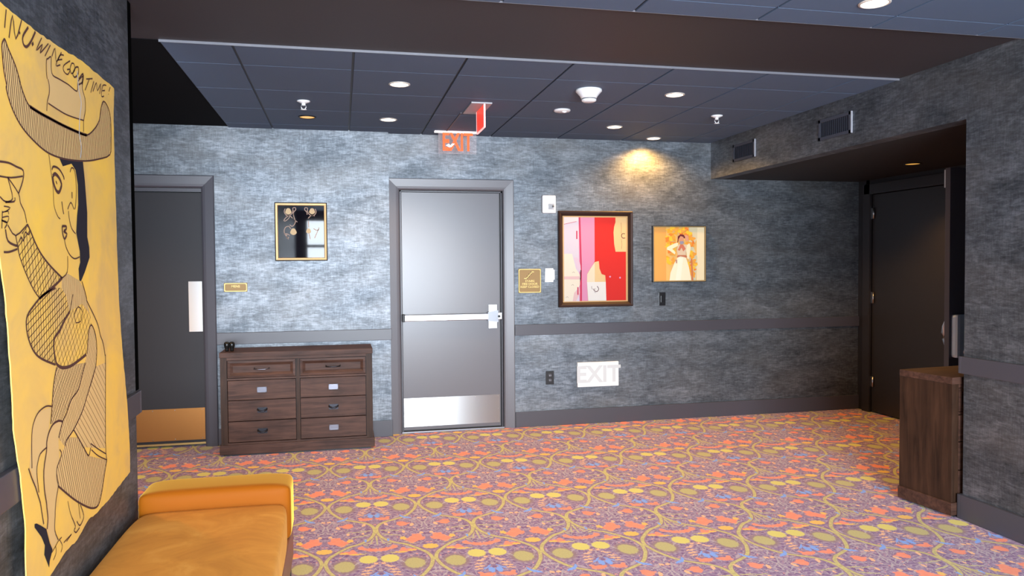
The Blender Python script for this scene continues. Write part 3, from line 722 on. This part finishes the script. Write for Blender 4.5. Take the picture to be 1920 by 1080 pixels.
at(MB().box(.4945, .5065, -1.400, -1.395, 2.455, ZC-.02, ed).box(.4945, .5065, -1.100, -1.095, 2.455, ZC-.02, ed).box(.4945, .5065, -1.400, -1.095, 2.450, 2.456, ed).build('panel_edge'), t, L)
tag(MB().box(.388, .396, -1.02, -.23, ZC-.018, ZC-.010).build('ceiling_strip', mat('grey_strip', (.10,.10,.11), .5), loc=(.39, -.6, ZC-.014)), 'thin grey strip on the ceiling between the two exit signs', 'cable channel')  # plain grey strip running along the ceiling from sign to sign

# vents on the bulkhead
VG = mat('vent_metal', (.05,.055,.075), .7, 0)
def vent(y0, y1, z0, z1, label):
    L = (XR, (y0+y1)/2, (z0+z1)/2); t = thing('air_vent', label, 'vent', L, group=None); X = XR
    q = MB().box(X-.012, X, y0, y1, z0, z0+.022, VG).box(X-.012, X, y0, y1, z1-.022, z1, VG).box(X-.012, X, y1-.022, y1, z0, z1, VG).box(X-.012, X, y0, y0+.022, z0, z1, VG)
    q.box(X-.013, X, y0-.006, y0, z0, z1, mat('vent_edge', (.30,.30,.33), .4))
    at(q.build('frame'), t, L)
    for k in range(15):
        yy = y0+.03+(y1-y0-.06)*k/14
        at(MB().prism([(X-.011, yy-.004, z0+.02), (X-.001, yy+.006, z0+.02), (X-.001, yy+.008, z0+.02), (X-.011, yy-.002, z0+.02)], (0, 0, z1-z0-.04)).build('louver', VG), t, L)
    at(MB().box(X-.0015, X-.0005, y0+.02, y1-.02, z0+.02, z1-.02).build('backing', mat('vent_dark', (.05,.055,.075), .6)), t, L)
vent(-.805, -.44, 2.385, 2.535, 'grey louvered air vent on the bulkhead, nearer the back wall')
vent(-2.068, -1.70, 2.372, 2.522, 'grey louvered air vent on the bulkhead, nearer the viewer')

# ------------------------------------------------------------ ceiling things
ZT = ZC-.012
LENS = mat('downlight_lens', (1,1,1), .3, emit=(1,.80,.62), es=9)
LENSW = mat('downlight_dim', (.9,.5,.1), .25, .5, emit=(1,.50,.10), es=.75)
RIM = mat('downlight_rim', (.75,.68,.60), .35, .3)
def spot(x, y, z, power, col, ang=110, tilt=(0,0,0)):
    d_ = bpy.data.lights.new('downlight_glow', 'SPOT'); d_.energy = power; d_.color = col; d_.spot_size = math.radians(ang); d_.spot_blend = .6; d_.shadow_soft_size = .05
    o = bpy.data.objects.new('downlight_glow', d_); C.objects.link(o); o.location = (x, y, z); o.rotation_euler = tilt
def downlight(x, y, z, label, lens, power, col, ang=110, r=.056):
    t = thing('downlight', label, 'light', (x, y, z), group=None)
    at(MB().lathe([(r+.012, 0), (r+.012, -.004), (r+.002, -.007), (r, -.003), (r, 0)], (x, y, z), 'z', 32).build('trim_ring', RIM if lens is LENS else BLACK), t, (x, y, z))
    at(MB().lathe([(r, 0), (r, -.003), (r*.7, -.0045), (.002, -.005)], (x, y, z), 'z', 32).build('lens', lens), t, (x, y, z))
    spot(x, y, z-.03, power, col, ang)
WARM = (1, .66, .36)
for x, y, lb in ((-.128,-1.838,'lit downlight nearest the viewer left of the exit signs'), (-.126,-.649,'lit downlight close to the back wall left of the exit signs'),
                 (1.723,-1.884,'lit downlight right of the cone shaped smoke detector'), (1.742,-.662,'lit downlight beyond the flat white ceiling disc'), (1.817,-3.754,'lit downlight of the front ceiling panel at the top edge')):
    downlight(x, y, ZT, lb, LENS, 52, WARM)
downlight(-.128, -3.75, ZT, 'lit downlight of the front ceiling panel, on the left', LENS, 50, WARM)
downlight(2.30, -.177, ZT, 'lit downlight against the wall casting a yellow glow', LENS, 100, (1,.52,.12), 155)
downlight(-.741, -.644, ZT, 'dim amber downlight beside the left ceiling sprinkler', LENSW, 6, (1,.6,.2))
downlight(4.076, -1.325, ZS, 'dim amber downlight inside the dark door alcove', LENSW, 60, (1,.50,.14), 120)
downlight(-2.25, -1.7, ZT, 'lit downlight of the left passage, beyond the banner wall', LENS, 110, (1,.55,.20), 130)
def sprinkler(x, y, label):
    L = (x, y, ZT); t = thing('sprinkler', label, 'sprinkler', L)
    at(MB().lathe([(.045, 0), (.044, -.006), (.026, -.012), (.020, -.016)], L, 'z', 28).build('escutcheon', WHITE), t, L)
    q = MB().lathe([(.013, -.014), (.013, -.030), (.010, -.032)], L, 'z', 14)
    for s_ in (-1, 1): q.tube([(x+s_*.014, y, ZT-.028), (x+s_*.018, y, ZT-.042), (x+s_*.008, y, ZT-.058)], .0035, n=8)
    at(q.build('sprinkler_head', WHITE), t, L)
    at(MB().lathe([(.020, -.058), (.022, -.060), (.006, -.062)], L, 'z', 16).build('deflector', WHITE), t, L)
sprinkler(-.742, -1.218, 'white ceiling sprinkler in front of the amber downlight')
sprinkler(2.363, -1.257, 'white ceiling sprinkler near the right bulkhead')
L = (1.103, -1.909, ZT); t = thing('smoke_detector', 'large white cone shaped smoke detector on the ceiling', 'detector', L)
at(MB().lathe([(.086, 0), (.086, -.012), (.078, -.020), (.060, -.040), (.050, -.058)], L, 'z', 40).build('base', WHITE), t, L)
at(MB().lathe([(.046, -.056), (.046, -.064), (.044, -.064)], L, 'z', 30).build('vent_slot', mat('dark_grey', (.1,.1,.11), .4)), t, L)
at(MB().lathe([(.050, -.064), (.047, -.074), (.036, -.080), (.004, -.082)], L, 'z', 36).build('cap', WHITE), t, L)
L = (1.114, -1.251, ZT); t = thing('ceiling_sensor', 'flat white disc sensor on the ceiling', 'sensor', L)
at(MB().lathe([(.062, 0), (.062, -.008), (.054, -.014), (.004, -.016)], L, 'z', 36).build('base', WHITE), t, L)
at(MB().lathe([(.020, -.012), (.018, -.022), (.004, -.026)], (1.125, -1.27, ZT), 'z', 20).build('lens', WHITE), t, L)

# ------------------------------------------------------------ dressers
HB = mat('handle_dark', (.035,.035,.042), .35, .8); HS = mat('handle_pewter', (.17,.17,.20), .3, .9)
def dresser(label, W, D, H):
    t = thing('dresser', label, 'dresser', (0,0,0))
    q = MB()
    q.box(0, .05, 0, D, .085, H-.04, WOODV).box(W-.05, W, 0, D, .085, H-.04, WOODV)      # sides and stiles
    q.box(.05, W-.05, .03, D, .085, H-.04, BLACK)
    q.box(.05, W-.05, 0, .03, H-.062, H-.04, WOODH).box(.05, W-.05, 0, .03, .085, .100, WOODH).box(W/2-.014, W/2+.014, 0, .03, .10, H-.06, WOODV)
    q.box(.05, W-.05, .002, .03, .592, .606, WOODH)
    q.build('body', parent=t)
    MB().box(-.004, W+.004, -.006, D, H-.04, H, bev=.003).build('top', WOODH, t)
    q = MB().box(-.012, W+.012, -.014, D, .012, .085, bev=.004)
    q.build('base', WOODH, t)
    f = MB()
    f.box(.02, W-.02, 0, D-.02, 0, .012)
    f.build('plinth', BLACK, t)
    rows = [(.610, H-.066), (.435, .588), (.270, .430), (.105, .265)]
    for ci, (a, b_) in enumerate(((.054, W/2-.018), (W/2+.018, W-.054))):
        for ri, (z0, z1) in enumerate(rows):
            cx, cz = (a+b_)/2, (z0+z1)/2; q = MB()
            if ri == 0: # bevelled panel drawer
                i0, i1, zz0, zz1, e = a+.045, b_-.045, z0+.035, z1-.03, .028
                R = [[(x, y, z) for x, z in ((a+o, z0+o), (a+o, z1-o), (b_-o, z1-o), (b_-o, z0+o))] for o, y in ((0, .03), (0, .001), (.018, -.001), (.040, .010), (.0405, .010))]
                for r0, r1 in zip(R, R[1:]):
                    for k in range(4): q.poly([r0[k], r0[(k+1)%4], r1[(k+1)%4], r1[k]])
                q.poly(R[-1])
            else: q.box(a, b_, -.002, .03, z0, z1, bev=.003)
            d_ = q.build('drawer', WOODH, t); h = MB()
            if ri == 0:
                hm = HS if ci == 0 else HB; y = .010
                h.tube([(cx-.055, y, cz+.004), (cx-.055, y-.022, cz), (cx-.02, y-.026, cz-.004), (cx+.02, y-.026, cz-.004), (cx+.055, y-.022, cz), (cx+.055, y, cz+.004)], .005)
            else:
                hm = HS if ri == 1 or (ri == 3 and ci == 1) else HB
                h.box(cx-.036, cx+.036, -.006, -.002, cz-.020, cz+.022)
                if hm is HS: h.box(cx-.036, cx+.036, -.012, -.006, cz+.014, cz+.022).box(cx-.036, cx-.028, -.012, -.006, cz-.02, cz+.02).box(cx+.028, cx+.036, -.012, -.006, cz-.02, cz+.02).box(cx-.036, cx+.036, -.012, -.006, cz-.020, cz-.014)
                else: h.tube([(cx-.034, -.004, cz+.010), (cx-.034, -.022, cz+.006), (cx-.01, -.026, cz-.006), (cx+.01, -.026, cz-.006), (cx+.034, -.022, cz+.006), (cx+.034, -.004, cz+.010)], .006)
            h.build('handle', hm, d_)
    return t
ds = dresser('wide dark wooden dresser with eight drawers between the two left doors', 1.165, .375, .81)
ds.location = (-1.433, -.468, 0)
d2 = copy_tree(ds); d2['label'] = 'dark wooden dresser seen end-on, half hidden by the right wall'
d2.location = (2.913, -3.024, 0); d2.rotation_euler = (0, 0, math.radians(6.0))

# small black ornament on the dresser
q = MB()
for s_ in (-1, 1):
    q.lathe([(.011, 0), (.015, .006), (.013, .016), (.020, .034), (.023, .052), (.020, .068), (.010, .076)], (s_*.019, 0, 0), 'z', 20)
q.box(-.018, .018, -.007, .007, .030, .052, bev=.003)
tag(q.build('ornament', mat('ornament_black', (.006,.006,.006), .25)), 'tiny black two-lobed ornament on the left end of the dresser top', 'ornament').location = (-1.375, -.36, .81)

# ------------------------------------------------------------ mustard bench
VB = mat('mustard_velvet', (.64,.27,.035), .62, spec=.2, sheen=.22, Sheen_Roughness=.5, Sheen_Tint=(1,.55,.14,1))
T = NT(VB); n1 = T.noise(T.map(T.obj(), (1,1,1)), 5, 4, .6, 1.2).outputs[0]
T.l.new(T.ramp(n1, [(.30, (.46,.165,.022)), (.55, (.58,.235,.035)), (.78, (.68,.32,.065))]), bsdf(VB).inputs['Base Color'])
VY = mat('mustard_velvet_bright', (.30,.080,.002), .65, spec=.15, sheen=1, Sheen_Roughness=.30, Sheen_Tint=(1,.60,.10,1))
L = (-1.06, -4.0, 0); t = thing('bench', 'low mustard velvet bench with a rolled end against the left wall', 'bench', L)
def soft(x0, x1, y0, y1, z0, z1, r, name, m, n=4, puff=0):
    q = MB(); q.box(x0, x1, y0, y1, z0, z1); bmesh.ops.subdivide_edges(q.b, edges=q.b.edges[:], cuts=7, use_grid_fill=True)
    cx, cy, cz = (x0+x1)/2, (y0+y1)/2, (z0+z1)/2
    for v in q.b.verts:
        p = v.co; c_ = Vector((max(x0+r, min(x1-r, p.x)), max(y0+r, min(y1-r, p.y)), max(z0+r, min(z1-r, p.z)))); dv = p-c_
        if dv.length > r: p = c_+dv.normalized()*r; v.co = p
        u_, w_ = (p.x-cx)/((x1-x0)/2), (p.y-cy)/((y1-y0)/2)
        if p.z > cz: v.co.z += puff*(1-u_*u_)*(1-w_*w_)
    o = q.build(name, m)
    for f in o.data.polygons: f.use_smooth = True
    sm = o.modifiers.new('s', 'SUBSURF'); sm.levels = sm.render_levels = 2
    return at(o, t, L)
soft(-1.368, -.742, -4.95, -3.215, .255, .440, .035, 'seat_cushion', VB, puff=.010)
soft(-1.372, -.738, -3.235, -2.985, .245, .508, .030, 'end_bolster', VY, puff=.004)
at(MB().box(-1.365, -.745, -4.95, -2.99, .10, .258, bev=.006).build('base', mat('bench_wood', (.26,.10,.05), .4)), t, L)
for x in (-1.34, -.80):
    for y in (-4.9, -3.05): at(MB().box(x, x+.045, y, y+.045, 0, .10).build('leg', BLACK), t, L)

# ------------------------------------------------------------ painted banner
L = (XL, -3.9, 1.3)
CL = mat('banner_cloth', (.78,.47,.12), .85, spec=.1); T = NT(CL); p = T.pos()
n1 = T.noise(T.map(p, (1,1,1)), 3.5, 4, .6, .5).outputs[0]
T.l.new(T.ramp(n1, [(.30, (.70,.44,.15)), (.5, (.84,.52,.12)), (.70, (.92,.56,.09))]), bsdf(CL).inputs['Base Color'])
TAN = mat('banner_shading', (.70,.46,.19), .85, spec=.1); INK = mat('banner_ink', (.10,.045,.035), .8, spec=.1); INKL = mat('banner_fine_ink', (.09,.045,.03), .8, spec=.1); INKB = mat('banner_black', (.025,.022,.03), .8, spec=.1)
GRY = mat('banner_grey_streak', (.60,.58,.52), .8, spec=.1)
def bx(p): return (0, p[0]/1000-4, p[1]/1000)
def wav(y, z): return XL+.010+.004*math.sin(y*7+1)*math.sin(z*3.1)+.003*math.sin(z*9+y*4)
out = P2(BAN_OUT); dense = []
rr = random.Random(8)
for k in range(len(out)):
    a, b_ = out[k], out[(k+1) % len(out)]; n = max(1, int(math.dist(a, b_)/22))
    for j in range(n):
        jit = (rr.uniform(-2.5, 2.5), rr.uniform(-2.5, 2.5)) if j else (0, 0)
        dense.append((a[0]+(b_[0]-a[0])*j/n+jit[0], a[1]+(b_[1]-a[1])*j/n+jit[1]))
from mathutils.geometry import tessellate_polygon
def inside(p, poly):
    x, y = p; c_ = False; n = len(poly)
    for i in range(n):
        x1, y1 = poly[i]; x2, y2 = poly[(i+1) % n]
        if (y1 > y) != (y2 > y) and x < (x2-x1)*(y-y1)/(y2-y1)+x1: c_ = not c_
    return c_
def hatch(poly, ang, sp):
    a = math.radians(ang); d_ = (math.cos(a), math.sin(a)); nn = (-d_[1], d_[0])
    pr = [p[0]*nn[0]+p[1]*nn[1] for p in poly]; k = math.floor(min(pr)/sp); segs = []
    while k*sp < max(pr):
        s_ = k*sp+rr.uniform(-.12, .12)*sp; ts = []
        for i in range(len(poly)):
            p, q_ = poly[i], poly[(i+1) % len(poly)]; dp, dq = p[0]*nn[0]+p[1]*nn[1]-s_, q_[0]*nn[0]+q_[1]*nn[1]-s_
            if (dp > 0) != (dq > 0):
                f_ = dp/(dp-dq); X = p[0]+(q_[0]-p[0])*f_; Y = p[1]+(q_[1]-p[1])*f_; ts.append(X*d_[0]+Y*d_[1])
        ts.sort()
        for t0, t1 in zip(ts[::2], ts[1::2]): segs.append(((t0*d_[0]+s_*nn[0], t0*d_[1]+s_*nn[1]), (t1*d_[0]+s_*nn[0], t1*d_[1]+s_*nn[1])))
        k += 1
    return segs
q = MB()
def face_on(poly, lift, m):
    for tri in tessellate_polygon([[Vector((a, b_, 0)) for a, b_ in poly]]):
        q.poly([(XL+.028+lift, poly[i][0]/1000-4, poly[i][1]/1000) for i in tri], m)
q.prism([(XL+.025, a/1000-4, b_/1000) for a, b_ in dense], (.003, 0, 0), CL)
for mm, pl in BAN_FILL: face_on(P2(pl), .0006 if mm == 't' else .0012, TAN if mm == 't' else INKB)
def brush(pts, wd, m, lift=.0018): ribbon(q, [(XL+.028, a/1000-4, b_/1000) for a, b_ in pts], wd/1000, lift, m, (1,0,0))
for pl, ang, sp in BAN_HATCH:
    for a, b_ in hatch(P2(pl), ang, sp*(1.7 if pl is BP_brim or pl is BP_skirt else 1.25)): brush([a, b_], 3.2 if pl is BP_brim else 2.6 if pl is BP_skirt or pl is BP_lobe or pl is BP_sleeve else 1.7, INKL, .0010)
for ln in BAN_STROKE.strip().split('\n'):
    wd, pts = ln.split('|'); pts = smooth(P2(pts), 3); brush(pts, float(wd)*1.15, INK)
brush(smooth([(115, 2140), (128, 2080), (150, 2040), (132, 1990), (122, 1930), (140, 1890), (128, 1850)], 3), 7, GRY, .0022)
ban = q.build('painted_banner', loc=L, recalc=False)
tag(ban, 'tall yellow cloth banner with a black line drawing of a hatted woman', 'banner')
